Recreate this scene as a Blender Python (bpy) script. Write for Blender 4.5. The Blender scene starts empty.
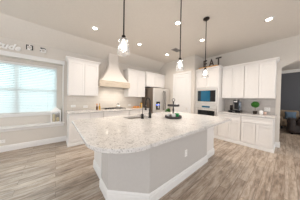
import bpy, bmesh, math, random
from mathutils import Vector, Matrix
random.seed(7)
S = bpy.context.scene
C = S.collection
# ------------------------------------------------------------ camera
F_PX, YAW, PITCH, ROLL, CAM_H = 113.52, 50.354, -0.817, 0.934, 1.333
a, b, c = map(math.radians, (YAW, PITCH, ROLL))
Fv = Vector((math.cos(a)*math.cos(b), math.sin(a)*math.cos(b), math.sin(b)))
Rv = Vector((math.sin(a), -math.cos(a), 0)); Uv = Rv.cross(Fv)
R2 = Rv*math.cos(c)+Uv*math.sin(c); U2 = -Rv*math.sin(c)+Uv*math.cos(c)
cd = bpy.data.cameras.new('camera'); cam = bpy.data.objects.new('camera', cd); C.objects.link(cam)
cd.sensor_width = 36; cd.lens = F_PX/300*36; cd.clip_start = 0.05
M3 = Matrix((R2, U2, -Fv)).transposed()
cam.matrix_world = Matrix.Translation((0, 0, CAM_H)) @ M3.to_4x4()
S.camera = cam
# ------------------------------------------------------------ world, lights, exposure
S.view_settings.view_transform = 'Standard'; S.view_settings.look = 'None'
S.view_settings.gamma = 1; S.view_settings.use_curve_mapping = False
S.view_settings.exposure = 0.67
W = bpy.data.worlds.new('world'); S.world = W; W.use_nodes = True
W.node_tree.nodes['Background'].inputs[0].default_value = (0.97, 0.98, 1.0, 1)
W.node_tree.nodes['Background'].inputs[1].default_value = 1.05
def area(name, loc, rot, sx, sy, power, col):
    l = bpy.data.lights.new(name, 'AREA'); l.shape = 'RECTANGLE'; l.size = sx; l.size_y = sy
    l.energy = power; l.color = col
    o = bpy.data.objects.new(name, l); C.objects.link(o); o.location = loc; o.rotation_euler = rot
    return o
DOWN_W, PEND_W = 50, 1
area('window_daylight', (-0.8, 5.6, 1.9), (math.radians(-80), 0, 0), 2.6, 2.0, 420, (1.0, 0.97, 0.94))

# ------------------------------------------------------------ helpers
def lin(h):
    h = h.lstrip('#'); out = []
    for i in (0, 2, 4):
        v = int(h[i:i+2], 16)/255
        out.append(v/12.92 if v <= .04045 else ((v+.055)/1.055)**2.4)
    return (*out, 1)
def mat(name, col, rough=.5, metal=0., spec=.5, emit=None, es=0, trans=0):
    m = bpy.data.materials.new(name); m.use_nodes = True
    p = m.node_tree.nodes['Principled BSDF']
    p.inputs['Base Color'].default_value = lin(col); p.inputs['Roughness'].default_value = rough
    p.inputs['Metallic'].default_value = metal; p.inputs['Specular IOR Level'].default_value = spec
    p.inputs['Transmission Weight'].default_value = trans
    if emit: p.inputs['Emission Color'].default_value = lin(emit); p.inputs['Emission Strength'].default_value = es
    return m
def nodes(m): return m.node_tree.nodes, m.node_tree.links, m.node_tree.nodes['Principled BSDF']
def ramp(N, stops):
    r = N.new('ShaderNodeValToRGB'); e = r.color_ramp.elements
    while len(e) < len(stops): e.new(.5)
    for k, (p, cc) in enumerate(stops): e[k].position = p; e[k].color = lin(cc)
    return r
def paint(name, col, col2, rough=.6, scale=30, bump=.02):
    m = mat(name, col, rough); N, L, P = nodes(m)
    tc = N.new('ShaderNodeTexCoord'); n = N.new('ShaderNodeTexNoise'); n.inputs['Scale'].default_value = scale
    L.new(tc.outputs['Object'], n.inputs['Vector'])
    r = ramp(N, [(.3, col), (.7, col2)]); L.new(n.outputs['Fac'], r.inputs['Fac']); L.new(r.outputs['Color'], P.inputs['Base Color'])
    if bump:
        bb = N.new('ShaderNodeBump'); bb.inputs['Strength'].default_value = bump; bb.inputs['Distance'].default_value = .01
        n2 = N.new('ShaderNodeTexNoise'); n2.inputs['Scale'].default_value = 120; L.new(tc.outputs['Object'], n2.inputs['Vector'])
        L.new(n2.outputs['Fac'], bb.inputs['Height']); L.new(bb.outputs['Normal'], P.inputs['Normal'])
    return m
def floor_mat():
    m = mat('wood plank floor', '#9a8a7c', .42); N, L, P = nodes(m)
    tc = N.new('ShaderNodeTexCoord')
    br = N.new('ShaderNodeTexBrick'); br.offset = .37; br.offset_frequency = 2
    for k, v in (('Scale', 1), ('Mortar Size', .003), ('Mortar Smooth', .2), ('Bias', 0), ('Brick Width', 1.2), ('Row Height', .128)): br.inputs[k].default_value = v
    br.inputs['Color1'].default_value = (0, 0, 0, 1); br.inputs['Color2'].default_value = (1, 1, 1, 1); br.inputs['Mortar'].default_value = (.5, .5, .5, 1)
    L.new(tc.outputs['Object'], br.inputs['Vector'])
    # grain, shifted per plank
    mp = N.new('ShaderNodeMapping'); mp.inputs['Scale'].default_value = (1.6, 22, 1); L.new(tc.outputs['Object'], mp.inputs['Vector'])
    va = N.new('ShaderNodeVectorMath'); va.operation = 'MULTIPLY_ADD'; va.inputs[1].default_value = (13, 7, 5)
    L.new(br.outputs['Color'], va.inputs[0]); L.new(mp.outputs['Vector'], va.inputs[2])
    n = N.new('ShaderNodeTexNoise'); n.inputs['Scale'].default_value = 1.3; n.inputs['Detail'].default_value = 8; n.inputs['Roughness'].default_value = .68; n.inputs['Distortion'].default_value = .6
    L.new(va.outputs[0], n.inputs['Vector'])
    r1 = ramp(N, [(.0, '#8f7d6d'), (.3, '#b0a090'), (.6, '#cfc1b2'), (1, '#9c9085')]); L.new(br.outputs['Color'], r1.inputs['Fac'])
    r2 = ramp(N, [(.30, '#5a4d43'), (.42, '#93857a'), (.54, '#c6b9ac'), (.66, '#ab9d90'), (.8, '#6f6257')]); L.new(n.outputs['Fac'], r2.inputs['Fac'])
    mx = N.new('ShaderNodeMix'); mx.data_type = 'RGBA'; mx.inputs['Factor'].default_value = .58
    L.new(r1.outputs['Color'], mx.inputs[6]); L.new(r2.outputs['Color'], mx.inputs[7])
    m2 = N.new('ShaderNodeMix'); m2.data_type = 'RGBA'; m2.inputs[7].default_value = lin('#85766a')
    L.new(br.outputs['Fac'], m2.inputs['Factor']); L.new(mx.outputs[2], m2.inputs[6]); L.new(m2.outputs[2], P.inputs['Base Color'])
    nb = N.new('ShaderNodeTexNoise'); nb.inputs['Scale'].default_value = 1.0; nb.inputs['Detail'].default_value = 5; nb.inputs['Roughness'].default_value = .75
    mb = N.new('ShaderNodeMapping'); mb.inputs['Scale'].default_value = (2.4, 13, 1); L.new(tc.outputs['Object'], mb.inputs['Vector'])
    vb = N.new('ShaderNodeVectorMath'); vb.operation = 'MULTIPLY_ADD'; vb.inputs[1].default_value = (5, 11, 3); L.new(br.outputs['Color'], vb.inputs[0]); L.new(mb.outputs['Vector'], vb.inputs[2]); L.new(vb.outputs[0], nb.inputs['Vector'])
    rb = ramp(N, [(.32, '#75665a'), (.45, '#d4c9bd'), (.58, '#ffffff')]); L.new(nb.outputs['Fac'], rb.inputs['Fac'])
    m3 = N.new('ShaderNodeMix'); m3.data_type = 'RGBA'; m3.blend_type = 'MULTIPLY'; m3.inputs['Factor'].default_value = .7
    L.new(m2.outputs[2], m3.inputs[6]); L.new(rb.outputs['Color'], m3.inputs[7]); L.new(m3.outputs[2], P.inputs['Base Color'])
    bp = N.new('ShaderNodeBump'); bp.inputs['Strength'].default_value = .15; bp.inputs['Distance'].default_value = .01
    L.new(n.outputs['Fac'], bp.inputs['Height']); L.new(bp.outputs['Normal'], P.inputs['Normal'])
    return m
def granite(name):
    m = mat(name, '#d8d2cb', .2); m.node_tree.nodes['Principled BSDF'].inputs['Coat Weight'].default_value = .2; N, L, P = nodes(m)
    tc = N.new('ShaderNodeTexCoord')
    n = N.new('ShaderNodeTexNoise'); n.inputs['Scale'].default_value = 9; n.inputs['Detail'].default_value = 6; n.inputs['Roughness'].default_value = .7; n.inputs['Distortion'].default_value = 1.2
    n2 = N.new('ShaderNodeTexNoise'); n2.inputs['Scale'].default_value = 58; n2.inputs['Detail'].default_value = 4; n2.inputs['Roughness'].default_value = .8
    n3 = N.new('ShaderNodeTexVoronoi'); n3.inputs['Scale'].default_value = 60
    for k in (n, n2, n3): L.new(tc.outputs['Object'], k.inputs['Vector'])
    r1 = ramp(N, [(.30, '#b1adab'), (.40, '#d3d0cd'), (.58, '#dfdcd9'), (.72, '#cdc7c2')]); L.new(n.outputs['Fac'], r1.inputs['Fac'])
    r2 = ramp(N, [(.34, '#3c3636'), (.40, '#9b9492'), (.45, '#ffffff'), (1, '#ffffff')]); L.new(n2.outputs['Fac'], r2.inputs['Fac'])
    r3 = ramp(N, [(.0, '#6d6660'), (.16, '#ffffff'), (1, '#ffffff')]); L.new(n3.outputs['Distance'], r3.inputs['Fac'])
    mx = N.new('ShaderNodeMix'); mx.data_type = 'RGBA'; mx.blend_type = 'MULTIPLY'; mx.inputs['Factor'].default_value = .6
    L.new(r1.outputs['Color'], mx.inputs[6]); L.new(r2.outputs['Color'], mx.inputs[7])
    m2 = N.new('ShaderNodeMix'); m2.data_type = 'RGBA'; m2.blend_type = 'MULTIPLY'; m2.inputs['Factor'].default_value = .3
    L.new(mx.outputs[2], m2.inputs[6]); L.new(r3.outputs['Color'], m2.inputs[7]); L.new(m2.outputs[2], P.inputs['Base Color'])
    return m
def tile_mat(name, c1, c2, grout, axis):
    m = mat(name, c1, .2); N, L, P = nodes(m)
    tc = N.new('ShaderNodeTexCoord'); sp = N.new('ShaderNodeSeparateXYZ'); cb = N.new('ShaderNodeCombineXYZ')
    L.new(tc.outputs['Object'], sp.inputs[0]); L.new(sp.outputs[axis], cb.inputs[0]); L.new(sp.outputs[2], cb.inputs[1])
    br = N.new('ShaderNodeTexBrick'); br.offset = .5
    for k, v in (('Scale', 1), ('Mortar Size', .0025), ('Brick Width', .2), ('Row Height', .1)): br.inputs[k].default_value = v
    br.inputs['Color1'].default_value = lin(c1); br.inputs['Color2'].default_value = lin(c2); br.inputs['Mortar'].default_value = lin(grout)
    L.new(cb.outputs[0], br.inputs['Vector']); L.new(br.outputs['Color'], P.inputs['Base Color'])
    return m
def grain_mat(name, c1, c2, c3, sc=(2, 2, 20), rough=.6):
    m = mat(name, c1, rough); N, L, P = nodes(m)
    tc = N.new('ShaderNodeTexCoord'); mp = N.new('ShaderNodeMapping'); mp.inputs['Scale'].default_value = sc
    L.new(tc.outputs['Object'], mp.inputs['Vector'])
    n = N.new('ShaderNodeTexNoise'); n.inputs['Scale'].default_value = 2.2; n.inputs['Detail'].default_value = 7; n.inputs['Distortion'].default_value = .8
    L.new(mp.outputs['Vector'], n.inputs['Vector'])
    r = ramp(N, [(.3, c1), (.5, c2), (.7, c3)]); L.new(n.outputs['Fac'], r.inputs['Fac']); L.new(r.outputs['Color'], P.inputs['Base Color'])
    return m
def thin_glass(name, tint=(1, 1, 1, 1), gloss=.12, milk=0):
    m = bpy.data.materials.new(name); m.use_nodes = True; N = m.node_tree.nodes; L = m.node_tree.links
    N.remove(N['Principled BSDF']); t = N.new('ShaderNodeBsdfTransparent'); t.inputs[0].default_value = tint
    g = N.new('ShaderNodeBsdfGlossy'); g.inputs['Roughness'].default_value = .04; x = N.new('ShaderNodeMixShader')
    fr = N.new('ShaderNodeLayerWeight'); fr.inputs['Blend'].default_value = .35
    ma = N.new('ShaderNodeMath'); ma.operation = 'MULTIPLY_ADD'; ma.inputs[1].default_value = .6; ma.inputs[2].default_value = gloss
    L.new(fr.outputs['Facing'], ma.inputs[0]); L.new(ma.outputs[0], x.inputs[0])
    src = t.outputs[0]
    if milk:
        tl = N.new('ShaderNodeBsdfTranslucent'); df = N.new('ShaderNodeBsdfDiffuse'); ad = N.new('ShaderNodeMixShader'); L.new(tl.outputs[0], ad.inputs[1]); L.new(df.outputs[0], ad.inputs[2])
        mk = N.new('ShaderNodeMixShader'); mk.inputs[0].default_value = milk; L.new(t.outputs[0], mk.inputs[1]); L.new(ad.outputs[0], mk.inputs[2]); src = mk.outputs[0]
    L.new(src, x.inputs[1]); L.new(g.outputs[0], x.inputs[2]); L.new(x.outputs[0], N['Material Output'].inputs[0])
    return m
def slat_mat():
    m = bpy.data.materials.new('white faux wood slat'); m.use_nodes = True; N = m.node_tree.nodes; L = m.node_tree.links
    P = N['Principled BSDF']; P.inputs['Base Color'].default_value = lin('#f2f6f6'); P.inputs['Roughness'].default_value = .5
    t = N.new('ShaderNodeBsdfTranslucent'); t.inputs[0].default_value = lin('#e8f2f4'); x = N.new('ShaderNodeMixShader'); x.inputs[0].default_value = .2
    L.new(P.outputs[0], x.inputs[1]); L.new(t.outputs[0], x.inputs[2]); L.new(x.outputs[0], N['Material Output'].inputs[0])
    return m

M = dict(
 ceil=paint('ceiling paint', '#e0dad2', '#e3ddd5', .8), wall=paint('wall paint', '#d6d0c8', '#d9d3cb', .8),
 farwall=paint('blue grey wall paint', '#595c63', '#5d6067', .8), trim=paint('white trim paint', '#e8e7e5', '#ebeae8', .35, bump=0),
 cab=paint('cabinet paint', '#e7e4e1', '#eae7e4', .35, bump=0), knee=paint('island grey paint', '#c4c0bc', '#c7c3bf', .7),
 floor=floor_mat(), granite=granite('speckled white granite'),
 tile=tile_mat('cream subway tile', '#e6dfd5', '#dfd7cc', '#d6cdc2', 0), tile2=tile_mat('grey subway tile', '#c9c2bc', '#bdb6b0', '#d2ccc6', 1),
 steel=mat('brushed steel', '#e4e0db', .34, 1), steel_dark=mat('dark fridge side', '#75695f', .35, .5), black=mat('black metal', '#1b1a1a', .35, .3),
 handle=mat('dark steel handle', '#5d5956', .3, .8), blackgloss=mat('black glass', '#0c0e11', .06), bronze=mat('dark bronze', '#2c2623', .4, .6),
 hoodwood=grain_mat('whitewashed wood', '#b5a48f', '#d8cbb9', '#c3b39d', (2, 2, 16)), hood=paint('hood cream paint', '#dfd8d1', '#e2dbd4', .5, bump=0),
 glass=thin_glass('clear glass'), wglass=thin_glass('daylight dimming window glass', (.40, .46, .475, 1), .05), pglass=thin_glass('seeded glass', (.97, .98, 1, 1), .12, .07), slat=slat_mat(),  # window pane tint dims and cools the daylight seen through the blind
 bulb=mat('glowing bulb', '#ffffff', .4, emit='#fff4e4', es=7), lens=mat('downlight lens', '#ffffff', .4, emit='#fff3e0', es=14),
 cream=mat('cream wax', '#efe2b8', .6), green=paint('boxwood leaves', '#1f5212', '#37801f', .6, 60), emerald=mat('emerald enamel', '#0f9a52', .4),
 white=mat('white ceramic', '#f2f0ee', .25), plate=mat('white plastic', '#f3f1ee', .4), slot=mat('dark slot', '#555150', .6),
 darkwood=grain_mat('dark stained wood', '#2d2a2c', '#403b3c', '#353134', (12, 2, 2)), tan=grain_mat('honey wood', '#b98850', '#cf9f66', '#c39058', (2, 12, 2)),
 amber=mat('amber oil', '#5d3c1c', .15), orange=mat('orange peel', '#e08a2a', .5), gold=mat('golden oil', '#d6a740', .2), lemon=mat('lemon skin', '#deb565', .5),
 blue_glow=mat('blue display and reflection', '#0f3a4e', .1, emit='#2a86ad', es=.2), bluelight=mat('blue dispenser light', '#5a7cff', .3, emit='#6a86ff', es=2.2),  # oven display, and the window reflection painted on the microwave door
 leather=paint('brown leather', '#2d2422', '#352b28', .4, 14), beige=paint('beige fabric', '#8a7a69', '#948472', .9), blackfab=mat('black fabric', '#17171a', .9),
 bluefab=mat('blue grey fabric', '#60758c', .9), soil=mat('dark soil', '#2b221b', .9), stem=mat('brown stem', '#5a4630', .8), letters=mat('dark metal letters', '#3f342d', .6),
 signwhite=mat('white painted wood', '#f6f5f3', .5), mwwin=mat('tinted oven glass', '#1a2a33', .08), smoke=thin_glass('smoky plastic', (.45, .55, .68, 1), .15))

def box(bm, x0, x1, y0, y1, z0, z1):
    vs = [bm.verts.new((x, y, z)) for z in (z0, z1) for x, y in ((x0, y0), (x1, y0), (x1, y1), (x0, y1))]
    for f in ((3, 2, 1, 0), (4, 5, 6, 7), (0, 1, 5, 4), (1, 2, 6, 5), (2, 3, 7, 6), (3, 0, 4, 7)): bm.faces.new([vs[i] for i in f])
def prism(bm, pts, z0, z1):
    n = len(pts); lo = [bm.verts.new((x, y, z0)) for x, y in pts]; hi = [bm.verts.new((x, y, z1)) for x, y in pts]
    bm.faces.new(lo[::-1]); bm.faces.new(hi)
    for i in range(n): bm.faces.new((lo[i], lo[(i+1) % n], hi[(i+1) % n], hi[i]))
def lathe(bm, prof, cx=0, cy=0, seg=24, rx=1., ry=1.):
    rings = []
    for r, z in prof:
        if r < 1e-5: rings.append([bm.verts.new((cx, cy, z))])
        else: rings.append([bm.verts.new((cx+rx*r*math.cos(2*math.pi*i/seg), cy+ry*r*math.sin(2*math.pi*i/seg), z)) for i in range(seg)])
    for A, B_ in zip(rings, rings[1:]):
        for i in range(seg):
            j = (i+1) % seg
            q = [A[i % len(A)], A[j % len(A)], B_[j % len(B_)], B_[i % len(B_)]]
            q2 = []
            for v in q:
                if v not in q2: q2.append(v)
            if len(q2) > 2: bm.faces.new(q2)
def tube(bm, pts, r, seg=10):
    pts = [Vector(p) for p in pts]; rings = []; up = None
    for i, p in enumerate(pts):
        d = (pts[min(i+1, len(pts)-1)]-pts[max(i-1, 0)]).normalized()
        if up is None: up = d.orthogonal().normalized()
        up = (up-d*up.dot(d)).normalized(); s = d.cross(up)
        rings.append([bm.verts.new(p+r*(up*math.cos(2*math.pi*k/seg)+s*math.sin(2*math.pi*k/seg))) for k in range(seg)])
    for A, B_ in zip(rings, rings[1:]):
        for k in range(seg): bm.faces.new((A[k], A[(k+1) % seg], B_[(k+1) % seg], B_[k]))
    bm.faces.new(rings[0][::-1]); bm.faces.new(rings[-1])
def sweep(bm, path, prof):
    """profile (offset to the right of the path, z) swept along a 2D path with mitred corners"""
    P = [Vector((x, y)) for x, y in path]; rings = []
    for i, p in enumerate(P):
        dn = []
        if i > 0: dn.append((P[i]-P[i-1]).normalized())
        if i < len(P)-1: dn.append((P[i+1]-P[i]).normalized())
        ns = [Vector((d.y, -d.x)) for d in dn]
        n = sum(ns, Vector((0, 0))).normalized(); k = 1/max(.3, n.dot(ns[0]))
        rings.append([bm.verts.new((p.x+n.x*o*k, p.y+n.y*o*k, z)) for o, z in prof])
    m = len(prof)
    for A, B_ in zip(rings, rings[1:]):
        for k in range(m): bm.faces.new((A[k], A[(k+1) % m], B_[(k+1) % m], B_[k]))
    bm.faces.new(rings[0][::-1]); bm.faces.new(rings[-1])
def sphere(bm, cx, cy, cz, r, sub=3, jit=0, sc=(1, 1, 1)):
    ret = bmesh.ops.create_icosphere(bm, subdivisions=sub, radius=r)
    for v in ret['verts']:
        k = 1+random.uniform(-jit, jit); v.co = Vector((v.co.x*sc[0]*k+cx, v.co.y*sc[1]*k+cy, v.co.z*sc[2]*k+cz))
def obj(name, bm, m, parent=None, smooth=False, bevel=0):
    bmesh.ops.recalc_face_normals(bm, faces=bm.faces[:])
    me = bpy.data.meshes.new(name); bm.to_mesh(me); bm.free(); me.materials.append(m)
    o = bpy.data.objects.new(name, me); C.objects.link(o)
    if smooth:
        me.shade_auto_smooth() if hasattr(me, 'shade_auto_smooth') else None
        for p in me.polygons: p.use_smooth = True
    if bevel:
        md = o.modifiers.new('bevel', 'BEVEL'); md.width = bevel; md.segments = 2; md.limit_method = 'ANGLE'
    if parent: o.parent = parent
    return o
def B(): return bmesh.new()
def bx(name, m, parent, *d, bevel=.002):
    bm = B(); box(bm, *d); return obj(name, bm, m, parent, bevel=bevel)
def tag(o, label, cat, group=None):
    o['label'] = label; o['category'] = cat
    if group: o['group'] = group
    return o
def thing(name, label, cat, loc=(0, 0, 0), rz=0, group=None):
    o = bpy.data.objects.new(name, None); o.empty_display_size = .1; C.objects.link(o)
    o.location = loc; o.rotation_euler = (0, 0, rz); return tag(o, label, cat, group)
def struct(name, bm, m, bevel=0, smooth=False):
    o = obj(name, bm, m, bevel=bevel, smooth=smooth); o['kind'] = 'structure'; return o
def sempty(name, loc=(0, 0, 0)):
    o = bpy.data.objects.new(name, None); C.objects.link(o); o.location = loc; o['kind'] = 'structure'; return o
def dup(root, loc, label):
    r = root.copy(); C.objects.link(r); r.location = loc; r['label'] = label
    for ch in list(root.children):
        k = ch.copy(); C.objects.link(k); k.parent = r
        for g in list(ch.children):
            d = g.copy(); C.objects.link(d); d.parent = k
    return r

# ------------------------------------------------------------ dimensions
BY = 4.30            # range wall plane
RX = 4.86            # right wall plane
PX, PY = 4.10, 2.30  # pantry box corner
CH = 3.05; SL_Y, SL_Z = 3.82, 2.735
# ------------------------------------------------------------ structure
bm = B(); box(bm, -3.2, 9.2, -3.2, 4.7, -.05, 0); struct('floor', bm, M['floor'])
bm = B()
vs = [(-3.2, -3.2, CH), (RX+.02, -3.2, CH), (RX+.02, SL_Y, CH), (-3.2, SL_Y, CH)]
lo = [bm.verts.new(v) for v in vs]; e = [bm.verts.new((RX+.02, BY+.02, SL_Z-.012)), bm.verts.new((-3.2, BY+.02, SL_Z-.012))]
bm.faces.new(lo); bm.faces.new((lo[3], lo[2], e[0], e[1]))
up = [bm.verts.new((v[0], v[1], CH+.12)) for v in vs]; eu = [bm.verts.new((RX+.02, BY+.02, CH+.12)), bm.verts.new((-3.2, BY+.02, CH+.12))]
bm.faces.new((up[0], up[1], up[2], eu[0], eu[1], up[3]))
bm.faces.new((lo[0], lo[1], up[1], up[0])); bm.faces.new((lo[1], lo[2], up[2], up[1])); bm.faces.new((lo[2], e[0], eu[0], up[2]))
bm.faces.new((e[0], e[1], eu[1], eu[0])); bm.faces.new((e[1], lo[3], up[3], eu[1])); bm.faces.new((lo[3], lo[0], up[0], up[3]))
struct('ceiling', bm, M['ceil'])
# range wall with window niche
NX0, NX1, NZ0, NZ1, ND = -1.78, .155, .55, 2.30, .20
GX0, GX1, GZ0, GZ1 = -1.62, .02, .88, 2.22
bm = B()
box(bm, -3.2, NX0, BY, BY+.35, 0, SL_Z+.02); box(bm, NX1, RX+.1, BY, BY+.35, 0, SL_Z+.02)
box(bm, NX0, NX1, BY, BY+.35, NZ1, SL_Z+.02); box(bm, NX0, NX1, BY, BY+.35, 0, NZ0-.005)
box(bm, NX0, GX0, BY+ND, BY+.35, NZ0, NZ1); box(bm, GX1, NX1, BY+ND, BY+.35, NZ0, NZ1)
box(bm, GX0, GX1, BY+ND, BY+.35, GZ1, NZ1); box(bm, GX0, GX1, BY+ND, BY+.35, NZ0, GZ0)
struct('wall_back', bm, M['wall'])
bm = B(); box(bm, PX, RX, PY, BY-.001, 0, CH+.02); struct('wall_pantry', bm, M['wall'])
# right wall with arched opening: profile in Y-Z
AY0, AY1, AZ, AR = .12, -1.55, 2.27, .22
bm = B()
arc = []
for i in range(25):
    t = i/24; y = AY0+(AY1-AY0)*t; arc.append((y, AZ+AR*(1-(2*t-1)**2)))
def yz_poly(bm, pts, x0, x1):
    A = [bm.verts.new((x0, y, z)) for y, z in pts]; D = [bm.verts.new((x1, y, z)) for y, z in pts]; n = len(pts)
    bm.faces.new(A); bm.faces.new(D[::-1])
    for i in range(n): bm.faces.new((A[i], A[(i+1) % n], D[(i+1) % n], D[i]))
yz_poly(bm, [(PY, 0), (PY, CH+.02), (AY0, CH+.02), (AY0, 0)], RX, RX+.13)
yz_poly(bm, [(AY1, 0), (AY1, CH+.02), (-3.2, CH+.02), (-3.2, 0)], RX, RX+.13)
for (y0, z0), (y1, z1) in zip(arc, arc[1:]): yz_poly(bm, [(y0, z0), (y1, z1), (y1, CH+.02), (y0, CH+.02)], RX, RX+.13)
bmesh.ops.remove_doubles(bm, verts=bm.verts[:], dist=1e-5)
struct('wall_right', bm, M['wall'])
# room beyond the arch
bm = B(); box(bm, 9.0, 9.12, -3.2, 2.4, 0, 2.86); struct('wall_far', bm, M['farwall'])
bm = B(); box(bm, RX+.13, 9.12, 2.28, 2.4, 0, 2.86); struct('wall_far_side', bm, M['farwall'])
bm = B(); box(bm, RX+.13, 9.12, -3.2, 2.4, 2.86, 2.95); struct('ceiling_far', bm, M['ceil'])
bm = B(); sweep(bm, [(9.0, 2.27), (9.0, -3.2)], [(0, 2.72), (.02, 2.72), (.09, 2.83), (.09, 2.86), (0, 2.86)]); struct('trim_4', bm, M['trim'])
bm = B(); sweep(bm, [(9.0, 2.27), (9.0, -3.2)], [(0, 0), (.02, 0), (.02, .11), (.01, .14), (0, .14)]); struct('baseboard_far', bm, M['trim'])
BBP = [(0, .0), (.018, .0), (.018, .10), (.014, .105), (.014, .128), (.006, .145), (0, .145)]
bm = B(); sweep(bm, [(-3.2, BY), (.255, BY)], BBP); struct('baseboard_back', bm, M['trim'])
bm = B(); sweep(bm, [(RX, .20), (RX, AY0), (RX+.13, AY0)], BBP); struct('baseboard_right', bm, M['trim'])
bm = B(); sweep(bm, [(PX, 3.32), (PX, 3.29)], BBP); sweep(bm, [(PX, 2.44), (PX, PY+.005)], BBP); struct('baseboard_pantry', bm, M['trim'])
# ledge under the window, with moulding; casing round the niche
bm = B(); box(bm, NX0-.05, NX1+.045, BY-.055, BY, NZ0-.003, NZ0+.027); box(bm, NX0+.001, NX1-.001, BY, BY+ND, NZ0-.003, NZ0+.027)
sweep(bm, [(NX0-.03, BY), (NX1+.03, BY)], [(0, NZ0-.075), (.012, NZ0-.075), (.018, NZ0-.04), (.04, NZ0-.004), (0, NZ0-.004)])
struct('trim_1', bm, M['trim'])
bm = B(); box(bm, NX0-.045, NX1+.045, BY-.022, BY, NZ1, NZ1+.085); box(bm, NX0-.055, NX1+.055, BY-.035, BY, NZ1+.085, NZ1+.10)
box(bm, NX1, NX1+.022, BY-.022, BY, NZ0+.027, NZ1); box(bm, NX0-.022, NX0, BY-.022, BY, NZ0+.027, NZ1); struct('trim_2', bm, M['trim'])
bm = B(); box(bm, GX0-.03, GX1+.03, BY+ND-.05, BY+ND-.001, GZ0-.03, GZ0-.002); box(bm, GX0, GX1, BY+ND-.015, BY+ND-.001, GZ0-.08, GZ0-.03); struct('trim_3', bm, M['trim'])
# window: two double-hung units
wn = sempty('window_1')
YG = BY+.31
bm = B()
MX = -.80
for x0, x1 in ((GX0, GX0+.05), (MX-.04, MX+.04), (GX1-.05, GX1)): box(bm, x0, x1, YG-.03, YG+.03, GZ0, GZ1)
for x0, x1 in ((GX0+.05, MX-.04), (MX+.04, GX1-.05)):
    box(bm, x0, x1, YG-.03, YG+.03, GZ0, GZ0+.05); box(bm, x0, x1, YG-.03, YG+.03, GZ1-.05, GZ1); box(bm, x0, x1, YG-.025, YG+.025, 1.51, 1.56)
obj('window_frame', bm, M['trim'], wn)
for x0, x1 in ((GX0+.05, MX-.04), (MX+.04, GX1-.05)):
    for z0, z1 in ((GZ0+.05, 1.51), (1.56, GZ1-.05)): bx('window_pane', M['wglass'], wn, x0, x1, YG-.003, YG+.003, z0, z1, bevel=0)
# pantry door
dr = sempty('door_1')
DY0, DY1, DZ = 2.50, 3.22, 2.36
bm = B(); x = PX
box(bm, x-.012, x-.001, DY0, DY1, .01, DZ)
for y0, y1, z0, z1 in ((DY0, DY0+.1, .01, DZ), (DY1-.1, DY1, .01, DZ), (DY0+.1, DY1-.1, .01, .22), (DY0+.1, DY1-.1, 1.0, 1.14), (DY0+.1, DY1-.1, DZ-.12, DZ)): box(bm, x-.026, x-.012, y0, y1, z0, z1)
for z0, z1 in ((.27, .95), (1.19, DZ-.17)): box(bm, x-.02, x-.012, DY0+.15, DY1-.15, z0, z1)
obj('door_leaf', bm, M['trim'], dr, bevel=.003)
bm = B()
for y0, y1, z0, z1 in ((DY0-.08, DY0-.008, 0, DZ+.01), (DY1+.008, DY1+.08, 0, DZ+.01), (DY0-.08, DY1+.08, DZ+.01, DZ+.09)): box(bm, x-.03, x, y0, y1, z0, z1)
obj('door_casing', bm, M['trim'], dr, bevel=.004)
bm = B(); tube(bm, [(x-.026, 2.57, .95), (x-.05, 2.57, .95)], .012); sphere(bm, x-.07, 2.57, .95, .028, 2); obj('door_knob', bm, M['steel'], dr, smooth=True)

# ------------------------------------------------------------ cabinets
def shaker(name, par, x0, x1, z0, z1, m=None, fr=.055):
    bm = B(); g = .004; x0 += g; x1 -= g; z0 += g; z1 -= g
    box(bm, x0, x1, -.012, -.0005, z0, z1)
    for q in ((x0, x0+fr, z0, z1), (x1-fr, x1, z0, z1), (x0+fr, x1-fr, z0, z0+fr), (x0+fr, x1-fr, z1-fr, z1)): box(bm, q[0], q[1], -.026, -.012, q[2], q[3])
    return obj(name, bm, m or M['cab'], par)
CRP = [(0, 0), (.012, 0), (.016, .025), (.05, .06), (.055, .08), (0, .08)]
def crown(par, W, D, z, left, right):
    path = [(0, D), (0, 0)] if left else [(0, 0)]
    path += [(W, 0), (W, D)] if right else [(W, 0)]
    bm = B(); sweep(bm, path, [(o+(.0), z+h) for o, h in CRP]); return obj('crown_moulding', bm, M['cab'], par)
def cabinet(name, label, group, cat, loc, rz, W, D, z0, z1, doors=(), drawers=(), cr=None, base=None):
    t = thing(name, label, cat, loc, rz, group)
    g = .001
    bm = B(); box(bm, g, W-g, 0, D, z0, z1)
    obj('carcass', bm, M['cab'], t)
    for d in doors: shaker('door', t, *d)
    for d in drawers: shaker('drawer', t, *d, fr=.03)
    if cr is not None: crown(t, W, D, z1, *cr)
    if base is not None:
        bm = B(); path = ([(0, D), (0, 0)] if base[0] else [(0, 0)]) + ([(W, 0), (W, D)] if base[1] else [(W, 0)])
        sweep(bm, path, [(0, 0.001), (.022, 0.001), (.022, .075), (.012, .09), (0, .09)]); obj('base_trim', bm, M['trim'], t)
    return t
UZ0, UZ1 = 1.38, 2.39
# wall units on the range wall
UF = BY-.33-.02
def wall_unit(label, x0, x1, split, cr, yf=UF, z0=UZ0, z1=UZ1, grp='upper cabinets on the range wall'):
    W = x1-x0; s = split-x0
    return cabinet('wall_cabinet', label, grp, 'cabinet', (x0, yf, 0), 0, W, BY-yf-.001, z0, z1, [(.01, s, z0+.01, z1-.01), (s, W-.01, z0+.01, z1-.01)], cr=cr)
wall_unit('white two door upper cabinet between window and range hood', .26, 1.07, .67, (True, True))
wall_unit('white two door upper cabinet between range hood and refrigerator', 2.16, 2.98, 2.57, (True, False))
wall_unit('short white two door cabinet above the steel refrigerator', 2.985, PX-.003, 3.5, (True, False), yf=3.86, z0=1.84, z1=2.39)
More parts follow.
